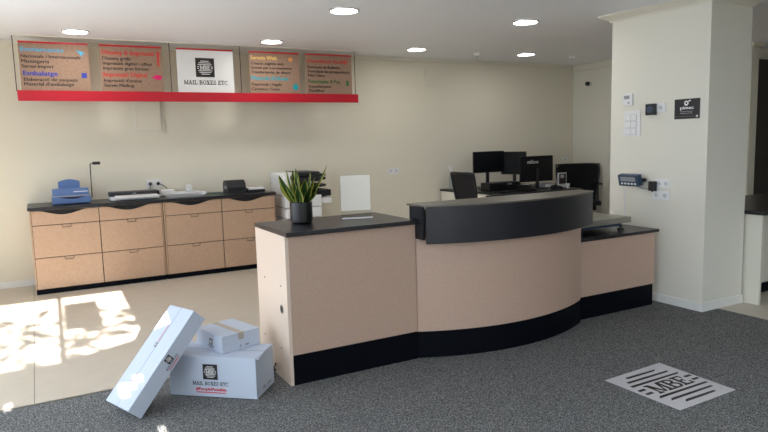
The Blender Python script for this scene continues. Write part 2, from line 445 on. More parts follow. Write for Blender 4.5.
socket_plate('wall_socket', 'white socket low in the corner of the back wall behind the office chair', (8.42, YW, 1.165), (1, 0, 0), .14, .085, 1)
# camera on the office side wall
t = thing('security_camera', 'small white wall sensor with black lens on the office side wall', 'camera', (8.62, 8.13, 2.485))
mt = Matrix.Translation((8.625, 8.13, 2.485)) @ Matrix.Rotation(-PI/2, 4, 'Y')
s = MB(); s.lathe([(.045, 0), (.045, .02), (.03, .04), (.022, .06)], n=20, mtx=mt); s.build('housing', 'white_plastic', t, smooth=True)
s = MB(); s.lathe([(.032, .055), (.038, .07), (.038, .10), (.028, .112)], n=20, mtx=mt @ Matrix.Rotation(.35, 4, 'X')); s.build('lens', 'black_plastic', t, smooth=True)

# ------------------------------------------------------------------ ceiling lights
def downlight(x, y, label, r=.125):
    z = cz(y)
    t = thing('ceiling_light', label, 'ceiling light', (x, y, z), group=None)
    s = MB(); s.lathe([(r, -.012), (r+.012, -.008), (r+.014, .0), (r+.014, .01)], (x, y, z), 32); s.build('ring', 'chrome', t, smooth=True)
    s = MB(); s.lathe([(r-.006, -.016), (r-.002, -.012), (r-.002, -.005)], (x, y, z), 32); s.build('diffuser', 'lamp', t)
    return t
LIGHTS = [(.483, 7.544, 'round recessed ceiling light above the far left brown sign panel'),
          (2.559, 5.325, 'round recessed ceiling light nearest the camera, left of the two at the top edge'),
          (2.629, 7.52, 'round recessed ceiling light above the yellow-headed sign panel'),
          (4.542, 5.152, 'round recessed ceiling light near the camera over the curved reception desk'),
          (4.70, 7.53, 'round recessed ceiling light right of the signboard close to the back wall'),
          (6.577, 7.449, 'round recessed ceiling light over the back office computer desks')]
for x, y, lab in LIGHTS: downlight(x, y, lab)
for x, y, lab in ((5.79, 7.614, 'small white ceiling detector between the two lights near the back wall'),
                  (7.472, 7.395, 'small white ceiling detector near the office corner')):
    t = thing('smoke_detector', lab, 'smoke detector', (x, y, cz(y)))
    s = MB(); s.lathe([(.03, -.045), (.05, -.035), (.055, -.01), (.06, 0), (.06, .01)], (x, y, cz(y)), 24); s.build('housing', 'white_plastic', t, smooth=True)
    s = MB(); s.lathe([(.012, -.052), (.014, -.044)], (x, y, cz(y)), 12); s.build('lens', 'grey_plastic', t)

# ------------------------------------------------------------------ hanging signboard
SY = 8.05
t = thing('hanging_signboard', 'long red rail hung on wires carrying printed service panels above the cabinets', 'signboard', (1.97, SY, 2.135))
s = MB(); s.box(-.105, 4.04, SY-.012, SY+.03, 2.136, 2.25, .002); s.build('red_rail', 'red', t)
s = MB(); s.box(-.12, 4.0, SY-.008, SY+.012, cz(SY)-.008, cz(SY)+.002); s.build('ceiling_track', 'trim', t)
for x in (-.108, 1.523, 2.384, 4.0):
    s = MB(); s.tube([(x, SY-.004, 2.24), (x, SY-.004, cz(SY)-.01)], .005, 6); s.build('wire', 'darkmetal', t)
PAN = [(-.06, .635, 'kraft', [(.02, .10, 'Enviaments', 'lightblue', .42, .05), (.02, .175, 'Nacionals i Internacionals', 'ink_brown', .585, .036),
        (.02, .235, 'Missatgeria', 'ink_brown', .27, .036), (.02, .295, 'Servei Import', 'ink_brown', .31, .036),
        (.03, .385, 'Embalatge', 'deepblue', .335, .052), (.03, .45, 'Elaboració de paquets', 'ink_brown', .53, .036),
        (.03, .505, "Material d'embalatge", 'ink_brown', .49, .036)]),
       (.746, 1.432, 'kraft', [(.03, .10, 'Disseny & Impressió', 'coral', .57, .052), (.03, .165, 'Disseny gràfic', 'ink_brown', .31, .036),
        (.03, .225, 'Impressió digital i offset', 'ink_brown', .54, .036), (.03, .285, 'Impressió gran format', 'ink_brown', .5, .036),
        (.03, .37, 'Impressió Digital', 'coral', .47, .052), (.03, .435, "Impressió d'arxius", 'ink_brown', .41, .036),
        (.03, .495, 'Servei Mailing', 'ink_brown', .32, .036)]),
       (1.602, 2.294, 'white_sign', []),
       (2.502, 3.177, 'kraft', [(.02, .085, 'Serveis Web', 'yellow', .35, .05), (.02, .15, 'Creació pàgines web', 'ink_brown', .44, .036),
        (.02, .205, 'Serveis per a e-commerce', 'ink_brown', .55, .036), (.02, .26, 'Transferències de diners', 'ink_brown', .53, .036),
        (.02, .345, "Material d'oficina", 'teal', .5, .052), (.02, .415, 'Paperería i regals', 'ink_brown', .4, .036),
        (.02, .475, 'Cartutxos i Toner', 'ink_brown', .38, .036)]),
       (3.275, 3.955, 'kraft', [(.03, .10, 'Domiciliació fiscal', 'coral', .5, .045), (.03, .175, 'Enviament de Butlletins', 'ink_brown', .47, .036),
        (.03, .23, 'Domiciliació de correspondència', 'ink_brown', .61, .036), (.03, .285, 'Mail Client', 'ink_brown', .24, .036),
        (.03, .37, 'Fotocòpies & Fax', 'green_ink', .47, .05), (.03, .43, 'Enquadernació', 'ink_brown', .33, .036),
        (.03, .485, 'Plastificat', 'ink_brown', .23, .036)])]
ZT = 2.762
labels = ['brown sign panel with Enviaments and Embalatge lettering', 'brown sign panel with red headings and a magenta mark', 'white sign panel with black square logo and company name',
          'brown sign panel with yellow heading and teal disc', 'brown sign panel with green heading at the right end']
for i, (a, b, mk, lines) in enumerate(PAN):
    s = MB(); s.box(a, b, SY, SY+.012, 2.245, ZT, .001); p = s.build('sign_panel', mk, t); p['label'] = labels[i]
    p['_w'] = t['_w']
    s = MB(); s.box(a, b, SY-.002, SY+.012, ZT-.002, ZT+.018)
    bmesh.ops.translate(s.bm, verts=s.bm.verts[:], vec=-Vector(t['_w'])); o = s.build('top_stripe', 'red', None); o.parent = p
    for dx, dz, body, mk2, w, h in lines:
        dz *= (.91, .93, 1, 1, 1)[i]
        text_part(body, mk2, p, (a+dx, SY-.001, ZT-dz), (1, 0, 0), (0, 0, 1), h, w, bold=.05 if h > .04 else .035)
def icon(panel_x, polys, mk, parent):
    s = MB()
    for k_, q in enumerate(polys): s.slab([(x, SY-.001-.0012*k_, z) for x, z in q], (0, -1, 0), .001)
    bmesh.ops.translate(s.bm, verts=s.bm.verts[:], vec=-Vector(t['_w'])); o = s.build('icon', mk, None); o.parent = parent
pans = [c for c in t.children if c.name.startswith('sign_panel')]
pans.sort(key=lambda c: c.data.vertices[0].co.x)
def circ(cx, cz_, r, sx=1, n=14): return [[(cx+r*sx*math.cos(2*PI*k/n), cz_+r*math.sin(2*PI*k/n)) for k in range(n)]]
icon(0, [[(.50, 2.70), (.57, 2.69), (.60, 2.66), (.54, 2.665)], [(.52, 2.69), (.56, 2.69), (.57, 2.63), (.55, 2.64)]], 'lightblue', pans[0])
icon(0, [rect(.545, .60, 2.395, 2.45)], 'deepblue', pans[0])
icon(0, [rect(1.375, 1.40, 2.55, 2.70), [(1.36, 2.70), (1.40, 2.73), (1.41, 2.66)]], 'coral', pans[1])
icon(0, circ(1.375, 2.42, .03, 1.5) + [[(1.30, 2.42), (1.34, 2.435), (1.34, 2.40)]], 'magenta', pans[1])
icon(0, circ(3.06, 2.69, .03), 'orange', pans[3])
icon(0, circ(3.12, 2.335, .04), 'teal', pans[3])
icon(0, [[(3.78, 2.66), (3.90, 2.70), (3.90, 2.72), (3.80, 2.69)], rect(3.84, 3.88, 2.655, 2.68)], 'coral', pans[4])
icon(0, [rect(3.865, 3.905, 2.36, 2.42), circ(3.885, 2.42, .018)[0]], 'green_ink', pans[4])
pc = (1.602+2.294)/2
logo_block(pans[2], (pc-.01, SY-.001, 2.552), (1, 0, 0), (0, 0, 1), .23)
for c in list(pans[2].children):      # keep the badge's mark one level down
    for g in list(c.children):
        me = g.data; g.parent = pans[2]; g.name = 'logo_mark'
slab_text('MAIL BOXES ETC.', 'ink', pans[2], (pc-.275, SY-.001, 2.345), (1, 0, 0), (0, 0, 1), .052, .55)

# ------------------------------------------------------------------ drawer cabinets
YC = 7.86
def cabinet(x0, label, name='drawer_cabinet'):
    W = 1.39; x1 = x0+W; zt = .935
    t = thing(name, label, 'cabinet', (x0, YC, 0), group='beech drawer cabinets along the back wall')
    s = MB(); s.box(x0, x1, YC+.02, YW-.02, .055, zt, .002); s.build('body', 'edge', t)
    s = MB(); s.box(x0+.014, x1-.014, YC+.006, YC+.022, .06, zt-.003); s.build('shadow_gap', 'gap', t)
    s = MB(); s.box(x0+.005, x1-.005, YC+.012, YW-.02, 0, .06, .001); s.build('plinth', 'plinth', t)
    for sx in (x0, x1-.015):
        s = MB(); s.box(sx, sx+.015, YC-.0, YC+.022, .06, zt); s.build('side_panel', 'edge', t)
    for k in range(2):
        a = x0+.02+k*(W-.03)/2; b = a+(W-.03)/2-.009
        # top drawer front, its upper edge dipping in a wave to make the finger pull
        s = MB(); n = 28
        xs = [a+(b-a)*i/n for i in range(n+1)]
        def dip(x):
            u = (x-a)/(b-a)
            if u < .1 or u > .84: return 0
            return .052*(0.5-0.5*math.cos(2*PI*(u-.1)/.74))**.75
        pts = [(a, .775), (b, .775)] + [(x, zt-.004-dip(x)) for x in reversed(xs)]
        s.slab([(x, YC+.008, z) for x, z in pts], (0, -1, 0), .018); s.build('drawer_front', 'beech2', t)
        for z0, z1 in ((.413, .767), (.062, .405)):
            s = MB(); s.box(a, b, YC-.01, YC+.008, z0, z1, .0015); f = s.build('drawer_front', 'beech2', t)
            m_ = (a+b)/2
            s = MB(); s.tube([(m_-.045, YC-.01, z1-.004), (m_-.045, YC-.022, z1-.006), (m_-.045, YC-.024, z1-.028), (m_+.045, YC-.024, z1-.028), (m_+.045, YC-.022, z1-.006), (m_+.045, YC-.01, z1-.004)], .0035, 6)
            bmesh.ops.translate(s.bm, verts=s.bm.verts[:], vec=-Vector(t['_w']))
            h = s.build('handle', 'darkmetal', None); h.parent = f
    return t
c1 = cabinet(-.10, 'left beech drawer cabinet under the blue binding machine')
c2 = copy_tree(c1); c2.location.x = 1.30; c2['label'] = 'right beech drawer cabinet, next to the white copier'
s = MB(); s.box(-.115, 2.70, YC-.03, YW-.012, .94, .975, .003)
tag(s.build('worktop', 'worktop', origin=(1.29, 8.15, .94)), 'long black worktop lying over both drawer cabinets', 'worktop')
ZW = .975

# things on the cabinets
t = thing('binding_machine', 'blue binding machine with upright lever on the left of the worktop', 'binding machine', (.33, 8.1, ZW))
s = MB(); s.box(.135, .535, 7.97, 8.22, ZW+.008, ZW+.09, .015); s.build('base', 'blue_plastic', t)
s = MB(); s.box(.145, .52, 8.02, 8.2, ZW+.098, ZW+.175, .012); s.build('punch_housing', 'blue_plastic', t)
s = MB(); s.box(.135, .535, 7.985, 8.2, ZW+.088, ZW+.10, .003); s.build('paper_tray', 'grey_plastic', t)
s = MB(); s.slab([(x, 7.968, z) for x, z in [(.2+.28*i/12, ZW+.085-.022*math.sin(PI*i/12)) for i in range(13)]], (0, -1, 0), .002); s.build('paper_slot', 'gap', t)
s = MB(); s.slab([(x, 8.2, z) for x, z in [(.215, ZW+.16), (.44, ZW+.16), (.44, ZW+.25)] + [(.44-.225*i/8, ZW+.25+.025*math.sin(PI*i/8)) for i in range(1, 8)] + [(.215, ZW+.25)]], (0, 1, .0), .02); s.build('paper_rest', 'blue_plastic', t)
s = MB(); s.tube([(.535, 8.1, ZW+.05), (.555, 8.1, ZW+.06), (.56, 8.1, ZW+.44), (.575, 8.1, ZW+.452), (.60, 8.1, ZW+.452)], .006, 8); lv = s.build('lever', 'darkmetal', t, smooth=True)
s = MB(); s.tube([(.585, 8.1, ZW+.452), (.59, 8.1, ZW+.452), (.665, 8.1, ZW+.452), (.67, 8.1, ZW+.452)], [.01, .018, .018, .01], 12)
bmesh.ops.translate(s.bm, verts=s.bm.verts[:], vec=-Vector(t['_w'])); g = s.build('grip', 'black_plastic', None, smooth=True); g.parent = lv
s = MB(); s.box(.36, .51, 8.015, 8.022, ZW+.135, ZW+.143); s.build('scale_strip', 'white_ink', t)
for px in (.17, .5):
    s = MB(); s.box(px-.02, px+.02, 8.0, 8.19, ZW, ZW+.01); s.build('foot', 'black_plastic', t)

t = thing('laminator', 'low laminator with dark lid and white front tray, beside the binding machine', 'laminator', (1.0, 8.1, ZW))
s = MB(); s.prism([(.765, 8.0), (1.27, 8.0), (1.29, 8.02), (1.29, 8.24), (.745, 8.24), (.745, 8.02)], ZW+.008, ZW+.05); s.build('base', 'white_plastic', t)
s = MB(); s.box(.74, 1.30, 8.03, 8.27, ZW+.045, ZW+.10, .018); s.build('lid', 'dark_plastic', t)
s = MB(); s.slab([(.79, 8.028, ZW+.052), (1.26, 8.028, ZW+.052), (1.285, 7.93, ZW+.03), (.80, 7.93, ZW+.03)], (0, 0, 1), .01); s.build('tray', 'white_plastic', t)
s = MB(); s.box(.99, 1.03, 8.026, 8.031, ZW+.075, ZW+.085); s.build('badge', 'grey_plastic', t)
for px in (.8, 1.24):
    s = MB(); s.box(px-.02, px+.02, 8.03, 8.2, ZW, ZW+.01); s.build('foot', 'black_plastic', t)

t = thing('paper_trimmer', 'flat white and grey paper trimmer on the worktop centre', 'paper trimmer', (1.6, 8.12, ZW))
s = MB(); s.prism([(1.40, 7.93), (1.80, 7.93), (1.83, 7.96), (1.83, 8.28), (1.37, 8.28), (1.37, 7.96)], ZW, ZW+.022); s.build('base', 'grey_plastic', t)
s = MB(); s.box(1.36, 1.84, 8.24, 8.29, ZW+.018, ZW+.05, .005); s.build('rail', 'white_plastic', t)
s = MB(); s.box(1.66, 1.73, 8.22, 8.31, ZW+.05, ZW+.13, .012); s.build('cutter_head', 'white_plastic', t)
s = MB(); s.box(1.79, 1.84, 7.95, 8.1, ZW+.02, ZW+.055, .006); s.build('side_stop', 'white_plastic', t)
s = MB(); s.box(1.85, 2.12, 7.95, 8.32, ZW, ZW+.003); tag(s.build('cutting_mat', 'green_mat', origin=(1.98, 8.13, ZW)), 'dark green cutting mat beside the label printer', 'cutting mat')
t = thing('label_printer', 'compact dark label printer at the right end of the worktop', 'printer', (2.24, 8.1, ZW))
s = MB()
s.slab([(2.12, y, z) for y, z in ((7.98, ZW), (8.22, ZW), (8.22, ZW+.12), (8.18, ZW+.165), (8.07, ZW+.17), (8.0, ZW+.13), (7.98, ZW+.08))], (1, 0, 0), .235)
b_ = s.build('case', 'dark_plastic', t)
s = MB(); s.box(2.15, 2.325, 7.972, 7.985, ZW+.05, ZW+.065); s.build('label_slot', 'gap', t)
s = MB(); s.box(2.125, 2.35, 7.985, 8.2, ZW+.088, ZW+.093); s.build('lid_seam', 'gap', t)
for px in (2.115, 2.352):
    s = MB(); s.box(px, px+.008, 8.03, 8.14, ZW+.06, ZW+.1, .003); s.build('side_latch', 'grey_plastic', t)
t = thing('hole_punch_tray', 'small low dark desk box with white sheet on top by the copier', 'desk box', (2.5, 8.1, ZW))
s = MB(); s.box(2.385, 2.62, 8.02, 8.2, ZW, ZW+.035, .004); s.build('case', 'dark_plastic', t)
s = MB(); s.box(2.395, 2.61, 8.0, 8.19, ZW+.035, ZW+.06, .004); s.build('paper_stack', 'white_plastic', t)

# ------------------------------------------------------------------ copier behind the counter
t = thing('photocopier', 'floor-standing white photocopier with dark output trays, behind the potted plant', 'photocopier', (3.07, 8.1, 0))
for k, (z0, z1) in enumerate(((.03, .30), (.31, .45), (.46, .60), (.61, .74), (.75, .90))):
    s = MB(); s.box(2.83, 3.34, 7.83, 8.40, z0, z1, .012); s.build('paper_drawer' if k < 4 else 'print_unit', 'white_plastic', t)
s = MB(); s.box(2.85, 3.31, 7.86, 8.38, 0, .9); s.build('core', 'grey_plastic', t)
for k in range(4):
    s = MB(); s.box(2.81, 2.835, 7.86, 8.36, .92+k*.07, .975+k*.07, .006); s.build('side_vent', 'white_plastic', t)
s = MB(); s.box(2.83, 3.0, 7.83, 8.38, .90, 1.21, .01); s.build('scanner_column', 'white_plastic', t)
s = MB(); s.box(2.95, 3.3, 8.2, 8.38, .90, 1.1, .01); s.build('rear_column', 'dark_plastic', t)
s = MB(); s.box(2.96, 3.34, 7.83, 8.38, 1.08, 1.14, .006); s.build('scanner_bed', 'dark_plastic', t)
s = MB(); s.box(3.0, 3.36, 7.9, 8.36, 1.145, 1.21, .02); s.build('document_feeder', 'dark_plastic', t)
for z0, xr in ((.86, 3.49), (.99, 3.42), (1.08, 3.42), (1.13, 3.42)):
    s = MB(); s.slab([(3.2, 7.86, z0), (3.2, 8.34, z0), (xr, 8.34, z0+.02), (xr, 7.86, z0+.02)], (0, 0, 1), .08 if z0 == .86 else .03 if z0 != 1.08 else .035); s.build('output_tray', 'darknavy' if z0 < .9 else 'dark_plastic', t)
s = MB(); s.box(3.34, 3.50, 7.86, 8.36, .78, .855, .006); s.build('side_tray', 'white_plastic', t)
s = MB(); s.box(2.9, 3.02, 7.78, 7.83, 1.12, 1.17, .008); s.build('control_panel', 'dark_plastic', t)

# ------------------------------------------------------------------ left counter
t = thing('side_counter', 'straight speckled beech counter section with black top, carrying the plant', 'counter', (1.87, 4.2, 0))
s = MB(); s.box(1.39, 2.352, 3.838, 3.857, .205, 1.0, .001); s.build('front_panel', 'beech', t)
s = MB(); s.box(1.366, 1.39, 3.838, 4.455, .0, 1.0, .001); ep = s.build('end_panel', 'end', t); ep['label'] = 'end panel, sunlit-floor glow in its pale colour, with screw holes and cable hole'
s = MB(); s.box(2.334, 2.352, 3.857, 4.455, .0, 1.0); s.build('end_panel', 'edge', t)
s = MB(); s.box(1.39, 2.352, 3.836, 3.856, .0, .205); s.build('plinth', 'plinth', t)
s = MB(); s.box(1.39, 2.334, 3.857, 4.43, .45, .468); s.build('shelf', 'edge', t)
s = MB(); s.box(1.366, 2.354, 3.806, 4.47, 1.0, 1.03, .002); s.build('top', 'worktop', t)
def disc_x(name, y, z, r, m, parent, ri=0):
    s = MB(); s.lathe([(r, 0), (r, .0015), (r*.85, .002)], n=18, mtx=Matrix.Translation((1.366, y, z)) @ Matrix.Rotation(-PI/2, 4, 'Y'))
    bmesh.ops.translate(s.bm, verts=s.bm.verts[:], vec=-Vector(t['_w'])); o = s.build(name, m, None); o.parent = parent; return o
disc_x('cable_hole', 3.95, .50, .033, 'chrome', ep)
s = MB(); s.lathe([(.026, .001), (.026, .003)], n=18, mtx=Matrix.Translation((1.366, 3.95, .50)) @ Matrix.Rotation(-PI/2, 4, 'Y'))
bmesh.ops.translate(s.bm, verts=s.bm.verts[:], vec=-Vector(t['_w'])); o = s.build('hole_cap', 'gap', None); o.parent = ep
for y, z in ((4.285, .659), (3.95, .658), (4.34, .228), (3.99, .222)): disc_x('screw_hole', y, z, .006, 'gap', ep)
s = MB(); s.tube([(1.35, 4.1, .03), (1.34, 4.12, .05), (1.345, 4.16, .03), (1.35, 4.2, .02)], .008, 6); s.tube([(1.35, 4.08, .09), (1.34, 4.1, .05), (1.35, 4.13, .012)], .006, 6)
tag(s.build('cable_end', 'black_plastic', origin=(1.35, 4.12, .02)), 'short black cable end on the floor by the counter end panel', 'cable')

# ------------------------------------------------------------------ curved reception desk
CCX, CCY = 3.18, 5.385
def arc(R, xa, xb, n=28):
    a0 = math.asin((xa-CCX)/R); a1 = math.asin((xb-CCX)/R)
    return [(CCX+R*math.sin(a0+(a1-a0)*i/n), CCY-R*math.cos(a0+(a1-a0)*i/n)) for i in range(n+1)]
def band(s, R, xa, xb, th, z0, z1):
    o = arc(R, xa, xb); a0 = math.asin((xa-CCX)/R); a1 = math.asin((xb-CCX)/R); n = len(o)-1
    i_ = [(CCX+(R-th)*math.sin(a0+(a1-a0)*i/n), CCY-(R-th)*math.cos(a0+(a1-a0)*i/n)) for i in range(n+1)]
    vs = []
    for (x, y), (u, v) in zip(o, i_): vs.append([s.bm.verts.new(p) for p in ((x, y, z0), (x, y, z1), (u, v, z1), (u, v, z0))])
    for a, b in zip(vs, vs[1:]):
        for k in range(4): s._f([a[k], b[k], b[(k+1) % 4], a[(k+1) % 4]])
    s._f(vs[0]); s._f(vs[-1][::-1])
t = thing('reception_desk', 'curved speckled beech reception desk with high anthracite front band', 'reception desk', (3.18, 4.0, 0))
s = MB(); band(s, 1.745, 2.358, 4.0, .02, .20, 1.10); s.build('front_panel', 'beech', t, smooth=True)
s = MB(); band(s, 1.747, 2.354, 4.0, .02, 0, .20); s.build('plinth', 'plinth', t, smooth=True)
s = MB(); s.box(2.358, 2.374, 3.86, 4.5, 0, .98); s.build('side_panel', 'edge', t)
s = MB(); s.box(3.986, 4.004, 3.87, 4.5, 0, .98); s.build('side_panel', 'edge', t)
s = MB(); s.prism([(2.375, 3.885)] + arc(1.72, 2.42, 3.94, 16) + [(3.985, 3.9), (3.985, 4.5), (2.375, 4.5)], .72, .745); s.build('desk_shelf', 'worktop', t)
ZF0, ZF1 = .862, 1.128
s = MB(); band(s, 1.845, 2.374, 4.03, .02, ZF0, ZF1); s.build('front_band', 'fascia', t, smooth=True)
s = MB(); s.box(2.356, 2.376, 3.745, 3.92, .892, ZF1); s.build('band_return', 'fascia', t)
s = MB(); s.box(4.006, 4.026, 3.775, 3.90, .862, ZF1); s.build('band_return', 'fascia', t)
s = MB(); s.prism(arc(1.85, 2.362, 4.036) + [(4.036, 3.91), (2.34, 3.93)], ZF1, 1.140); s.build('ledge_top', 'slab', t)

# ------------------------------------------------------------------ right low counter
t = thing('low_counter', 'low beech counter section with black top between reception desk and column', 'counter', (4.5, 4.1, 0))
s = MB(); s.box(4.008, 4.995, 3.89, 3.908, .20, .688, .001); s.build('front_panel', 'beech', t)
s = MB(); s.box(4.008, 4.975, 3.888, 3.906, 0, .20); s.build('plinth', 'plinth', t)
s = MB(); s.box(4.977, 4.995, 3.908, 4.5, 0, .688); s.build('end_panel', 'edge', t)
s = MB(); s.box(4.008, 5.03, 3.872, 4.52, .688, .715, .002); s.build('top', 'worktop', t)
ZL = .715
t = thing('parcel_scale', 'parcel scale with flat steel plate standing on the low counter', 'scale', (4.5, 4.2, ZL))
s = MB(); s.box(4.12, 4.79, 3.99, 4.48, .787, .84, .004); s.build('weighing_plate', 'steel', t)
s = MB(); s.box(4.2, 4.72, 4.04, 4.42, .755, .787, .003); s.build('frame', 'blue_metal', t)
for x, y in ((4.2, 4.05), (4.72, 4.05), (4.2, 4.41), (4.72, 4.41)):
    s = MB(); s.lathe([(.028, 0), (.028, .018), (.012, .022), (.012, .052)], (x, y, ZL), 16); s.build('foot', 'black_plastic', t)
t = thing('scale_display', 'blue-grey scale display on a wall bracket above the low counter', 'display', (5.05, 4.23, 1.1))
s = MB(); s.box(5.06, 5.113, 4.12, 4.20, 1.11, 1.17, .003); s.build('bracket', 'grey_plastic', t)
s = MB(); s.tube([(5.07, 4.12, 1.16), (5.055, 4.06, 1.16)], .018, 10); s.build('clamp_knob', 'black_plastic', t)
mt = Matrix.Translation((5.02, 4.205, 1.157)) @ Matrix.Rotation(-.25, 4, 'Y')
s = MB(); s.box(-.03, .03, -.118, .118, -.056, .056, .01, mtx=mt); s.build('case', 'blue_metal', t)
s = MB(); s.box(-.033, -.03, -.085, .085, -.005, .038, mtx=mt); s.build('screen', 'grey_plastic', t)
s = MB()
for k in range(5): s.box(-.034, -.03, -.09+k*.038, -.068+k*.038, -.036, -.02, mtx=mt)
s.build('keypad', 'white_plastic', t)
s = MB(); cp = []
for i in range(261):
    u = i/260; cp.append((5.035+.01*math.cos(26*2*PI*u)+.02*u, 4.285+.01*math.sin(26*2*PI*u)-.0*u, 1.10-.38*u))
s.tube(cp, .0035, 5); s.build('coiled_cable', 'white_plastic', t, smooth=True)
s = MB(); s.tube([(5.05, 4.2, 1.105), (5.09, 4.15, 1.085), (5.1, 4.1, 1.07), (5.09, 4.04, 1.08)], .003, 6); s.build('power_cable', 'grey_plastic', t, smooth=True)
# sockets and devices on the left face of the column (it faces -X; reading direction is -Y)
U = (0, -1, 0)
socket_plate('wall_socket', 'upper white double socket low on the column, half covered by a black plug', (CX0, 3.91, 1.13), U, .155, .085, 2)
socket_plate('wall_socket', 'lower white double socket low on the column, just under the other', (CX0, 3.925, 1.018), U, .185, .085, 2)
t = thing('power_plug', 'square black power adapter plugged in the upper column socket', 'plug', (CX0-.01, 3.995, 1.1))
s = MB(); s.box(CX0-.055, CX0-.012, 3.965, 4.03, 1.06, 1.15, .006); s.build('body', 'black_plastic', t)
s = MB(); s.tube([(CX0-.035, 4.0, 1.062), (CX0-.033, 4.0, 1.05)], .006, 8); s.build('cable_boot', 'black_plastic', t)
t = thing('thermostat', 'white thermostat with small display at the top left of the column', 'thermostat', (CX0, 4.32, 1.93))
s = MB(); s.box(CX0-.022, CX0+.002, 4.262, 4.375, 1.872, 1.985, .005); s.build('case', 'white_plastic', t)
s = MB(); s.box(CX0-.024, CX0-.021, 4.29, 4.355, 1.935, 1.968); s.build('screen', 'grey_plastic', t)
s = MB(); s.box(CX0-.024, CX0-.021, 4.29, 4.31, 1.89, 1.905); s.build('button', 'grey_plastic', t)
t = thing('switch_panel', 'white light switch panel of three rows below the thermostat', 'switch', (CX0, 4.27, 1.69))
s = MB(); s.box(CX0-.008, CX0, 4.172, 4.368, 1.574, 1.818, .002); s.build('plate', 'white_plastic', t)
for r_ in range(3):
    z = 1.755-r_*.068
    s = MB(); s.box(CX0-.0095, CX0-.0075, 4.215, 4.345, z-.03, z+.03); fr_ = s.build('switch_frame', 'grey_plastic', t)
    for k in range(2):
        s = MB(); s.box(CX0-.013, CX0-.009, 4.218+k*.064, 4.278+k*.064, z-.028, z+.028, .001); s.build('switch_rocker', 'white_plastic', t)
socket_plate('wall_socket', 'white socket plate high on the column beside the black square device', (CX0, 3.945, 1.832), U, .095, .082, 1)
t = thing('wall_device', 'black square device with round dial left of the high column socket', 'wall device', (CX0, 4.04, 1.82))
s = MB(); s.box(CX0-.045, CX0-.002, 3.99, 4.09, 1.768, 1.872, .008); s.build('case', 'black_plastic', t)
s = MB(); s.lathe([(.034, 0), (.034, .003), (.027, .004)], n=24, mtx=Matrix.Translation((CX0-.045, 4.04, 1.82)) @ Matrix.Rotation(-PI/2, 4, 'Y')); s.build('dial', 'blue_metal', t)
t = thing('wall_notice', 'black rectangular notice with white logo on the column', 'notice', (CX0, 3.68, 1.8))
s = MB(); s.box(CX0-.004, CX0, 3.556, 3.806, 1.718, 1.894); s.build('plate', 'black', t)
text_part('pimec', 'white_ink', t, (CX0-.005, 3.745, 1.803), U, (0, 0, 1), .028, .13, bold=.06)
text_part('establiment associat', 'white_ink', t, (CX0-.005, 3.745, 1.781), U, (0, 0, 1), .007, .12)
text_part('www.pimec.org', 'white_ink', t, (CX0-.005, 3.745, 1.765), U, (0, 0, 1), .007, .12)
text_part('soci soci soci soci soci soci', 'grey_plastic', t, (CX0-.005, 3.795, 1.737), U, (0, 0, 1), .006, .19)
s = MB(); put_polys(s, arcs(0, 0, .022, .022, .012, .012, 0, 360, 16) + [rect(.02, .034, .012, .022), rect(.026, .044, .018, .026)], (CX0-.005, 3.687, 1.856), U, (0, 0, 1), 1, 1); s.build('logo_ring', 'white_ink', t)
s = MB(); put_polys(s, [rect(-.009, .009, -.009, .009)], (CX0-.005, 3.58, 1.739), U, (0, 0, 1), 1, 1); s.build('badge', 'white_ink', t)

# ------------------------------------------------------------------ things on the left counter
ZC = 1.03
t = thing('potted_snake_plant', 'potted snake plant with yellow-edged leaves in a black pot on the counter', 'plant', (1.635, 4.215, ZC))
s = MB(); s.lathe([(.066, 0), (.078, .012), (.08, .04), (.08, .152), (.076, .155), (.073, .147), (.073, .13)], (1.635, 4.215, ZC), 40)
s.build('pot', 'black_plastic', t, smooth=True)
s = MB(); s.lathe([(.05, .125), (.074, .138), (.03, .142)], (1.635, 4.215, ZC), 24); s.build('soil', 'soil', t)
def leaf(base, az, tilt, L, w, curl=.0, twist=0.):
    s = MB(); n = 10
    d0 = Vector((math.cos(az), math.sin(az), 0)); side = Vector((-math.sin(az+twist), math.cos(az+twist), 0))
    rows = []
    for i in range(n+1):
        u = i/n
        a = tilt+curl*u
        ps = Vector(base)+d0*(math.sin(tilt+curl*u*.5)*L*u)+Vector((0, 0, math.cos(tilt+curl*u*.5)*L*u))
        ww = w*(.6+.9*u-0.3*u*u)*(1-u**3.0)*.95+.001
        nrm = d0*math.cos(a)-Vector((0, 0, math.sin(a)))
        rows.append([s.bm.verts.new(ps+side*(k*ww/2)+nrm*(abs(k)*ww*.22)) for k in (-1, -.66, 0, .66, 1)])
    for a_, b_ in zip(rows, rows[1:]):
        for k in range(4):
            s.mi = 1 if k in (0, 3) else 0
            s._f([a_[k], a_[k+1], b_[k+1], b_[k]])
    g = s.bm.faces[:]
    r_ = bmesh.ops.solidify(s.bm, geom=g, thickness=.003)
    return s.build('leaf', ['leaf', 'leafedge'], t, smooth=True)
px, py = 1.635, 4.215
LV = [(-.3, .62, .34, .075, -.15), (2.4, .50, .26, .075, .1), (2.9, .25, .27, .06, .0), (.3, .25, .25, .06, .1), (-1.5, .12, .20, .07, .3), (-1.2, .35, .17, .06, .4), (-2.1, .45, .17, .075, .3), (-.8, .3, .22, .065, .2), (2.3, .65, .2, .06, .2),
      (-2.4, .3, .2, .05, .2), (-.4, .4, .2, .05, .3), (1.6, .15, .27, .045, .0), (3.6, .55, .2, .045, .2), (-.1, .2, .24, .04, .0), (2.2, .12, .26, .04, .0), (5.2, .75, .16, .045, .3), (3.9, .15, .24, .04, 0)]
for az, ti, L, w, cu in LV:
    leaf((px+.028*math.cos(az), py+.028*math.sin(az), ZC+.13), az, ti, L*.97, w*1.25, cu, random.uniform(-.5, .5))

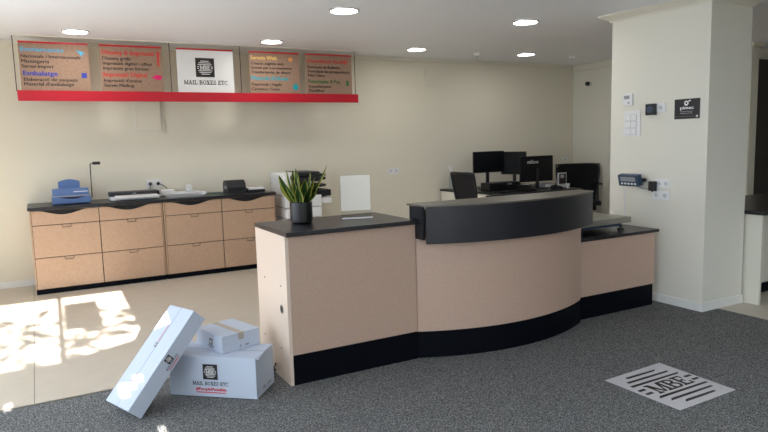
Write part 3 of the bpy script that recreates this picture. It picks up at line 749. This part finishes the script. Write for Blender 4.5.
t = thing('sign_holder', 'clear acrylic holder with a blank white sheet on the counter', 'sign holder', (2.078, 4.23, ZC), rz=-.29, world=False)
s = MB(); s.box(-.112, .112, -.002, .001, .055, .318, .0005); s.build('sheet', 'sheet', t)
s = MB(); s.box(-.115, .115, .002, .005, .0, .322); s.build('back_sheet', 'clear', t)
s = MB(); s.box(-.115, .115, -.055, .002, .0, .004); s.build('foot', 'clear', t)
s = MB(); s.box(-.115, .115, -.057, -.052, .0, .01); s.build('foot_lip', 'white_plastic', t)

# ------------------------------------------------------------------ cardboard boxes
def frame(o, ax, ay, az): return Matrix(((ax[0], ay[0], az[0], o[0]), (ax[1], ay[1], az[1], o[1]), (ax[2], ay[2], az[2], o[2]), (0, 0, 0, 1)))
def local_box(s, mt, a, b, c, bev=.003): s.box(0, a, 0, b, 0, c, bev, mtx=mt)
GZ = .007
# big box: corner B front right, edges towards A (left) and C (back right)
A = Vector((.649, 4.119, GZ)); B = Vector((1.103, 3.735, GZ)); C = Vector((1.297, 3.955, GZ))
ux = (B-A).normalized(); uy = Vector((-ux.y, ux.x, 0)); Lx = (B-A).length; Ly = (C-B).dot(uy); HB = .265
t = thing('shipping_box', 'big white cardboard box on the carpet, with another box on its lid', 'box', tuple(A))
mt = frame(A, ux, uy, (0, 0, 1))
s = MB(); local_box(s, mt, Lx, Ly, HB); s.build('carton', 'boxwhite', t)
s = MB(); s.box(-.001, Lx+.001, Ly/2-.002, Ly/2+.002, HB-.001, HB+.0008, mtx=mt); s.build('lid_seam', 'grey_plastic', t)
def onface(x, z): return A+ux*x+Vector((0, 0, z))
fc = .285
logo_block(t, onface(fc, .165), ux, (0, 0, 1), .10)
slab_text('MAIL BOXES ETC.', 'ink', t, onface(fc-.125, .076), ux, (0, 0, 1), .024, .25)
text_part('#PeoplePossible', 'red_ink', t, onface(fc-.105, .041), ux, (0, 0, 1), .021, .21, bold=.06)
s = MB(); put_polys(s, [rect(0, .20, 0, .006)], onface(fc-.1, .026), ux, (0, 0, 1), 1, 1); s.build('underline', 'red_ink', t)
s = MB(); N2 = ux
s.box(Lx-.0005, Lx+.001, Ly*.35, Ly*.5, .03, .045, mtx=mt); s.box(Lx-.0005, Lx+.001, Ly*.6, Ly*.8, .03, .045, mtx=mt); s.build('handling_marks', 'grey_plastic', t)
s = MB(); s.slab([mt @ Vector(p) for p in ((Lx+.001, 0.0, HB-.001), (Lx+.001, Ly*.42, HB-.001), (Lx+.012, Ly*.42, HB+.006), (Lx+.018, 0.0, HB-.012))], (0, 0, 1), .003); s.build('flap', 'boxwhite', t)
# small box on it
z0 = GZ+HB
P_ = Vector((.951, 3.930, z0+.001)); Q_ = Vector((1.209, 3.978, z0)); R_ = Vector((.834, 4.232, z0))
vx = (Q_-P_); vx.z = 0; w1 = vx.length; vx.normalize(); vy = Vector((-vx.y, vx.x, 0)); d1 = (R_-P_).length
vy = (R_-P_); vy.z = 0; vy.normalize(); vy = (vy-vx*vy.dot(vx)).normalized()
# square the corner between the two measured edges
ang = math.atan2((Q_-P_).y, (Q_-P_).x); ang2 = math.atan2((R_-P_).y, (R_-P_).x)-PI/2; am = (ang+ang2)/2
vx = Vector((math.cos(am), math.sin(am), 0)); vy = Vector((-math.sin(am), math.cos(am), 0))
t = thing('shipping_box', 'small flat white box with a tape strip, on top of the big box', 'box', tuple(P_))
mt2 = frame(P_, vx, vy, (0, 0, 1)); H2 = .112; w1 = .28; d1 = .335
s = MB(); local_box(s, mt2, w1, d1, H2); s.build('carton', 'boxwhite', t)
s = MB(); s.box(w1*.5-.02, w1*.5+.02, -.001, d1+.001, H2-.001, H2+.001, mtx=mt2); s.box(w1*.5-.02, w1*.5+.02, -.0015, .0, H2-.045, H2+.001, mtx=mt2); s.build('tape', 'tape', t)
s = MB(); s.box(w1*.45, w1*.5, -.0015, 0, .018, .03, mtx=mt2); s.box(w1*.6, w1*.7, -.0015, 0, .018, .03, mtx=mt2); s.build('handling_marks', 'grey_plastic', t)
lf = P_+vy*(d1*.42)+Vector((0, 0, .055))
logo_block(t, lf, -vy, (0, 0, 1), .04)
s = MB(); put_polys(s, [rect(-.04, .04, 0, .004), rect(-.03, .03, -.009, -.006)], lf+Vector((0, 0, -.03)), -vy, (0, 0, 1), 1, 1); s.build('caption', 'ink', t)
# long box leaning on the big one: axes fitted to its six visible corners
Q2 = Vector((.355, 3.798, .078)); Q1 = Vector((.262, 4.073, .071)); Q3 = Vector((.426, 3.82, .008)); P2 = Vector((.797, 3.962, .572))
e3 = (P2-Q2).normalized(); e1 = (Q1-Q2); e1 = (e1-e3*e1.dot(e3)).normalized(); e2 = e3.cross(e1)
if e2.dot(Q3-Q2) < 0: e2 = -e2
off = Vector((-.0, .0, .004))
t = thing('shipping_box', 'long narrow white box leaning against the big box, sun dappled', 'box', tuple(Q3))
La, Lb, Lc = .29, .102, .682
O_ = Q2+off
s = MB(); mt3 = frame(O_, e1, e2, e3); local_box(s, mt3, La, Lb, Lc); s.build('carton', 'boxwhite', t)
NL = e1.cross(e3); NL = NL if NL.dot(-e2) > 0 else -NL         # outward normal of the wide face is -e2
def wf(a, c): return O_+e1*a+e3*c
s = MB(); s.box(La*.5-.001, La*.5+.001, -.0012, 0, 0, Lc, mtx=mt3); s.build('lid_seam', 'grey_plastic', t)
# badges on the wide face: reading direction runs up the box
for c_ in (.075, .41):
    UU = e3; VV = (-e2).cross(e3)
    logo_block(t, wf(La*.5+.012, c_), UU, VV, .028)
    s = MB(); put_polys(s, [rect(.022, .14, -.001, .003)], wf(La*.5+.012, c_), UU, VV, 1, 1); s.build('caption', 'red_ink', t)
NS = -e1
def sf(b, c): return O_+e2*b+e3*c
VV = NS.cross(e3); UU = e3
logo_block(t, sf(Lb*.38, .36), UU, VV, .045)
w_, polys = slab_word('MAIL BOXES ETC.'); s = MB(); put_polys(s, polys, sf(Lb*.38, .30)-VV*.036, UU, VV, .12/w_, .012); s.build('lettering', 'ink', t)
s = MB(); put_polys(s, [rect(0, .1, 0, .005)], sf(Lb*.38, .31)-VV*.05, UU, VV, 1, 1); s.build('caption', 'red_ink', t)

# ------------------------------------------------------------------ floor sticker
t = thing('floor_sticker', 'square white floor sticker with black striped globe logo on the carpet', 'floor sticker', (3.42, 2.535, .006))
s = MB(); s.slab([(3.146, 2.253, .006), (3.69, 2.263, .006), (3.705, 2.825, .006), (3.141, 2.800, .006)], (0, 0, 1), .0015); s.build('sheet', 'mat_white', t)
s = MB(); put_polys(s, globe_polys(.235), (3.425, 2.535, .0075), (1, .012, 0), (0, 1, 0), 1, 1); s.build('logo_mark', 'ink', t)

# ------------------------------------------------------------------ back office
def desk(x0, x1, y0, y1, label, h=.8, inset=.04):
    t = thing('office_desk', label, 'desk', ((x0+x1)/2, (y0+y1)/2, 0))
    s = MB(); s.box(x0, x1, y0, y1, h-.03, h, .003); s.build('top', 'black', t)
    for a in (x0+.01, x1-inset):
        s = MB(); s.box(a, a+.03, y0+.03, y1-.03, 0, h-.03); s.build('side_panel', 'trim', t)
    s = MB(); s.box(x0+.04, x1-inset, y0+.06, y0+.08, .1, h-.03); s.build('modesty_panel', 'trim', t)
    return t
desk(5.66, 7.35, 7.74, 8.45, 'black-topped white office desk against the back wall with two monitors')
desk(5.75, 7.25, 6.93, 7.72, 'black-topped white office desk in front, carrying the branded dark monitor', inset=.5)
ZD = .8
def monitor(x, y, rz, w, h, zc, label, back=False, z=ZD):
    t = thing('monitor', label, 'monitor', (x, y, z), rz=rz, world=False)
    s = MB(); s.box(-w/2, w/2, -.012, .012, zc-h/2-z, zc+h/2-z, .004); s.build('casing', 'black_plastic', t)
    if not back:
        s = MB(); s.box(-w/2+.012, w/2-.012, -.0135, -.0118, zc-h/2+.02-z, zc+h/2-.012-z); s.build('screen', 'screen', t)
    s = MB(); s.box(-.025, .025, .012, .04, .01, zc-z, .004); s.build('stand_neck', 'dark_plastic', t)
    s = MB(); s.box(-.12, .12, -.06, .12, 0, .014, .004); s.build('stand_foot', 'dark_plastic', t)
    return t
monitor(6.21, 7.9, 0, .595, .33, 1.222, 'left dark monitor of the pair near the back wall')
monitor(6.615, 7.78, -1.22, .44, .36, 1.19, 'turned dark monitor right of the pair near the back wall')
t = monitor(6.70, 7.36, PI, .645, .39, 1.108, 'wide dark monitor seen from behind with pale lettering', back=True)
s = MB(); s.box(-.2, .2, -.014, -.0, .12, .42, .01); 
s.build('back_shell', 'screen', t)
# lettering faces the camera: local +Y is the back once the monitor is turned round
s = MB(); s.box(-.3225, .3225, .012, .02, .115, .5, .004); sh = s.build('back_cover', 'screen', t)
text_part('nilox', 'white_ink', t, (.19, .0215, .39), (-1, 0, 0), (0, 0, 1), .06, .22, bold=.025)
t = thing('desktop_phone', 'low black desk phone with pale strip below the turned monitor', 'phone', (6.35, 7.15, ZD))
s = MB(); s.slab([(6.22, y, z) for y, z in ((7.05, ZD), (7.25, ZD), (7.25, ZD+.09), (7.05, ZD+.03))], (1, 0, 0), .2); s.build('base', 'black_plastic', t)
s = MB(); s.box(6.23, 6.27, 7.06, 7.24, ZD+.07, ZD+.1, .008); s.build('handset', 'black_plastic', t)
s = MB(); s.box(6.30, 6.41, 7.19, 7.25, ZD+.088, ZD+.096); s.build('display', 'white_plastic', t)
t = thing('keyboard', 'black keyboard on the front office desk', 'keyboard', (5.98, 7.2, ZD))
s = MB(); s.box(5.8, 6.16, 7.12, 7.26, ZD, ZD+.018, .004); s.build('case', 'black_plastic', t)
s = MB()
for i in range(12):
    for j in range(4): s.box(5.81+i*.029, 5.834+i*.029, 7.128+j*.032, 7.152+j*.032, ZD+.018, ZD+.024)
s.build('keys', 'dark_plastic', t)
t = thing('docking_station', 'black office unit with grey buttons under the left monitor', 'desk unit', (6.1, 7.6, ZD))
s = MB(); s.box(5.9, 6.5, 7.48, 7.70, ZD, ZD+.12, .01); s.build('case', 'black_plastic', t)
s = MB(); s.box(6.24, 6.32, 7.475, 7.483, ZD+.085, ZD+.105); s.build('badge', 'grey_plastic', t)
t = thing('spray_bottle', 'tall clear spray bottle at the left end of the back desk', 'bottle', (5.71, 8.2, ZD))
s = MB(); s.lathe([(.032, 0), (.035, .01), (.035, .2), (.02, .26), (.013, .28), (.013, .30)], (5.71, 8.2, ZD), 20); s.build('bottle_body', 'bottle', t, smooth=True)
s = MB(); s.lathe([(.016, .295), (.016, .325), (.01, .33)], (5.71, 8.2, ZD), 16); s.box(5.665, 5.74, 8.19, 8.21, ZD+.33, ZD+.365, .005); s.build('nozzle', 'white_plastic', t)
t = thing('photo_frame', 'small white framed card with dark red picture on the front desk', 'picture frame', (7.12, 7.25, ZD))
s = MB(); s.box(7.04, 7.21, 7.24, 7.26, ZD, ZD+.23, .003); s.build('frame', 'white_plastic', t)
s = MB(); s.box(7.055, 7.195, 7.236, 7.241, ZD+.06, ZD+.215); s.build('picture', 'ink_brown', t)
s = MB(); s.box(7.08, 7.15, 7.233, 7.237, ZD+.15, ZD+.2); s.build('label', 'mat_white', t)
t = thing('paper_cup', 'small white cup standing in front of the framed card', 'cup', (7.1, 7.1, ZD))
s = MB(); s.lathe([(.022, 0), (.03, .07), (.028, .07), (.02, .006)], (7.1, 7.1, ZD), 18); s.build('cup_body', 'white_plastic', t, smooth=True)
s = MB(); s.lathe([(.031, .066), (.0315, .072), (.029, .072)], (7.1, 7.1, ZD), 18); s.build('rim', 'white_plastic', t)
t = thing('tape_dispenser', 'dark tape dispenser on the front desk beside the branded monitor', 'tape dispenser', (6.87, 7.1, ZD))
s = MB(); s.slab([(x, 7.07, z) for x, z in ((6.78, ZD), (6.97, ZD), (6.97, ZD+.03), (6.90, ZD+.05), (6.82, ZD+.07), (6.78, ZD+.05))], (0, 1, 0), .06); s.build('base', 'dark_plastic', t)
s = MB(); s.lathe([(.035, 0), (.035, .025), (.02, .025), (.02, 0)], n=20, mtx=Matrix.Translation((6.84, 7.09, ZD+.07)) @ Matrix.Rotation(-PI/2, 4, 'X')); s.build('tape_roll', 'tape', t, smooth=True)
t = thing('document_tray', 'grey letter tray on the front desk behind the tape dispenser', 'letter tray', (7.0, 7.5, ZD))
s = MB(); s.box(6.93, 7.2, 7.42, 7.66, ZD, ZD+.01); s.box(6.93, 6.94, 7.42, 7.66, ZD, ZD+.06); s.box(7.19, 7.2, 7.42, 7.66, ZD, ZD+.06); s.box(6.93, 7.2, 7.65, 7.66, ZD, ZD+.06); s.build('tray', 'grey_plastic', t)
s = MB(); s.box(6.95, 7.18, 7.43, 7.64, ZD+.01, ZD+.03); s.build('paper_stack', 'white_plastic', t)

def office_chair(x, y, rz, label, bw, bz0, bz1, fab, lean=.12, name='office_chair', armz=.70, armx=.29, low=0):
    """local +Y is the way the sitter faces; the backrest stands at local -Y"""
    t = thing(name, label, 'office chair', (x, y, 0), rz=rz, world=False)
    s = MB(); s.box(-.25, .25, -.22, .26, .43, .51, .03); s.build('seat', fab, t)
    n, m_ = 10, 8; s = MB(); grid = []
    for j in range(m_+1):
        v = j/m_; z = bz0+(bz1-bz0)*v; row = []
        wv = bw/2*(1-.22*(1-v)**2)*(1-.06*max(0, v-.85)/.15)
        for i in range(n+1):
            u = -1+2*i/n
            row.append(s.bm.verts.new((u*wv, -.24-lean*v-.05*(1-u*u)+.02, z-(.015*u*u if v > .9 else 0))))
        grid.append(row)
    for j in range(m_):
        for i in range(n): s._f([grid[j][i], grid[j][i+1], grid[j+1][i+1], grid[j+1][i]])
    bmesh.ops.solidify(s.bm, geom=s.bm.faces[:], thickness=.03)
    s.build('backrest', fab, t, smooth=True)
    if low:
        s = MB(); s.box(-bw*.42, bw*.42, -.27, -.21, low, bz0+.06, .02); s.build('lumbar_panel', fab, t)
    s = MB()
    out = [(grid_x, grid_y, z) for grid_x, grid_y, z in []]
    pts = []
    for j in range(m_+1):
        v = j/m_; wv = bw/2*(1-.22*(1-v)**2); pts.append((-wv, -.225-lean*v, bz0+(bz1-bz0)*v))
    top = [(-bw/2*.94+(bw*.94)*i/6, -.235-lean-.05*(1-(2*i/6-1)**2), bz1+.005) for i in range(1, 6)]
    right = [(-a, b, c) for a, b, c in reversed(pts)]
    bot = [((bw*.78/2)*(1-i/3), -.25-.03, bz0-.005) for i in range(1, 6)]
    s.tube(pts+top+right, .016, 8); s.build('back_frame', 'black_plastic', t, smooth=True)
    s = MB(); s.tube([(0, -.33, bz0+.12), (0, -.33, bz0), (0, -.27, .42), (0, -.05, .41)], .022, 8); s.build('back_support', 'black_plastic', t, smooth=True)
    for sx in (-1, 1):
        s = MB(); s.box(sx*armx-.035, sx*armx+.035, -.16, .12, armz-.015, armz+.015, .01); s.tube([(sx*armx, -.02, armz-.01), (sx*armx, -.02, .5), (sx*.2, -.02, .43)], .016, 8); s.build('armrest', 'black_plastic', t)
    s = MB(); s.tube([(0, 0, .12), (0, 0, .28), (0, 0, .281), (0, 0, .43)], [.03, .03, .018, .018], 12); s.build('gas_column', 'dark_plastic', t)
    for k in range(5):
        a = 2*PI*k/5+.3
        s = MB(); s.tube([(0, 0, .12), (.27*math.cos(a), .27*math.sin(a), .075)], [.026, .016], 8); lg = s.build('leg', 'dark_plastic', t)
        s = MB(); s.lathe([(.022, -.012), (.027, -.008), (.027, .008), (.022, .012)], n=14, mtx=Matrix.Translation((.27*math.cos(a), .27*math.sin(a), .028)) @ Matrix.Rotation(a, 4, 'Z') @ Matrix.Rotation(PI/2, 4, 'X'))
        c = s.build('castor', 'black_plastic', None); c.parent = lg
    return t
office_chair(5.155, 6.72, -1.48, 'mesh-back office chair left of the monitors, seen past the curved desk', .44, .62, 1.15, 'mesh_fabric', lean=.1, armz=.85)
office_chair(8.07, 7.74, 2.62, 'large black office chair near the office corner, right of the monitors', .74, .50, 1.095, 'darknavy', lean=.06, armz=.78, armx=.27, low=.3)

# ------------------------------------------------------------------ desk right of the column
t = thing('shop_desk', 'white desk with thick black top at the right edge beyond the column', 'desk', (6.3, 3.8, 0))
s = MB(); s.box(5.705, 7.6, 3.30, 4.3, .835, .87, .003); s.build('top', 'worktop', t)
s = MB(); s.box(5.725, 5.75, 3.33, 4.27, 0, .835); s.build('side_panel', 'trim', t)
s = MB(); s.box(7.54, 7.565, 3.33, 4.27, 0, .835); s.build('side_panel', 'baseb', t)
s = MB(); s.box(5.75, 7.54, 3.62, 3.64, .09, .835); s.build('front_panel', 'trim', t)
s = MB(); s.box(5.75, 7.54, 3.60, 3.64, 0, .09); s.build('plinth', 'plinth', t)

# ------------------------------------------------------------------ street outside (lights and shades the room)
s = MB(); s.box(-30, 40, -40, YF-.1, -.25, -.12); struct('ground', s, 'asphalt')
s = MB(); s.box(.48, 30, -14, -12, -.12, 6.6); s.box(.48, 30, -14, -13.2, 6.6, 9); tag(s.build('sun_block_building', 'facade', origin=(12, -13, -.12)), 'unseen pale building added across the street to block the sun', 'building')  # added block that keeps direct sun off the right-hand panes
t = thing('street_tree', 'leafy street tree outside the shop front', 'tree', (-1.2, -3.2, -.12))
s = MB(); s.tube([(-2.3, -3.2, -.12), (-2.25, -3.2, 1.5), (-2.3, -3.15, 2.6), (-1.9, -3.2, 3.6)], [.13, .1, .08, .04], 10); s.build('trunk', 'bark', t, smooth=True)
s = MB()
rr = random.Random(3)
for k in range(330):
    x = rr.uniform(-1.8, .62); y = rr.uniform(-3.4, -3.0); h = rr.random()
    z = 2.82+.5*h**1.2
    u = Vector((1, rr.gauss(0, .3), rr.gauss(0, .35))).normalized(); v = u.cross(Vector((rr.gauss(0, 1), rr.gauss(0, 1), rr.gauss(0, 1)))).normalized()
    L = rr.uniform(.06, .13); c = Vector((x, y, z))
    s._f([s.bm.verts.new(c+q) for q in (u*L, v*L*.24, -u*L, -v*L*.24)])
s.build('foliage', 'treeleaf', t)
s = MB(); s.box(.0, .314, YF-.06, YF-.055, 2.168, 2.519)
# notice stuck on the clear upper pane: its shadow falls inside the sun patch
tag(s.build('window_notice', 'mat_white', origin=(.15, YF-.057, 2.34)), 'paper notice stuck on the upper pane of the shop front', 'notice')

# ------------------------------------------------------------------ light
w = bpy.data.worlds.new('world'); scn.world = w; w.use_nodes = True
bg = w.node_tree.nodes['Background']; bg.inputs[0].default_value = (.80, .90, 1.0, 1); bg.inputs[1].default_value = 3.6
sd = bpy.data.lights.new('sun', 'SUN'); sd.energy = 48; sd.angle = math.radians(.3); sd.color = (1, .96, .91)
so = bpy.data.objects.new('sun', sd); COL.objects.link(so)
dr = Vector((.018, 1, -.328)).normalized(); so.rotation_euler = dr.to_track_quat('-Z', 'Y').to_euler(); so.location = (0, -8, 6)
def portal(loc, rot, sx, sy):
    l = bpy.data.lights.new('portal', 'AREA'); l.shape = 'RECTANGLE'; l.size = sx; l.size_y = sy; l.cycles.is_portal = True
    o = bpy.data.objects.new('portal', l); COL.objects.link(o); o.location = loc; o.rotation_euler = rot
portal((2.7, YF-.1, 1.47), (PI/2, 0, 0), 3.8, 2.33)
portal((-.56, YF-.1, 2.25), (PI/2, 0, 0), 2.28, .78)
portal((XL-.1, 3.4, 1.4), (PI/2, 0, -PI/2), 6.4, 2.1)
for x, y, lab in LIGHTS:
    l = bpy.data.lights.new('downlight_beam', 'AREA'); l.shape = 'DISK'; l.size = .22; l.energy = 4; l.color = (1, .96, .9)
    o = bpy.data.objects.new('downlight_beam', l); COL.objects.link(o); o.location = (x, y, cz(y)-.02)

# ------------------------------------------------------------------ camera
cam = bpy.data.cameras.new('camera'); co = bpy.data.objects.new('camera', cam); COL.objects.link(co)
cam.sensor_width = 36; cam.lens = 29.6416; cam.clip_start = .05
R_ = [[0.87538, 0.47666, 0.0807], [-0.48269, 0.87104, 0.09112], [-0.02686, -0.11872, 0.99256]]
m3 = Matrix(R_)                     # columns: right, forward, up
right, fwd, up = m3.col[0], m3.col[1], m3.col[2]
mw = Matrix((( right.x, up.x, -fwd.x), (right.y, up.y, -fwd.y), (right.z, up.z, -fwd.z))).to_4x4()
mw.translation = Vector((0, 0, 1.6)); co.matrix_world = mw
scn.camera = co
scn.view_settings.view_transform = 'Standard'; scn.view_settings.look = 'None'
scn.view_settings.gamma = 1; scn.view_settings.use_curve_mapping = False
scn.view_settings.exposure = 0.25
try:
    scn.cycles.use_denoising = True; scn.cycles.max_bounces = 10; scn.cycles.diffuse_bounces = 6
    scn.cycles.caustics_reflective = False; scn.cycles.caustics_refractive = False; scn.cycles.sample_clamp_indirect = 6
except Exception: pass
for o in bpy.data.objects:
    if '_w' in o: del o['_w']
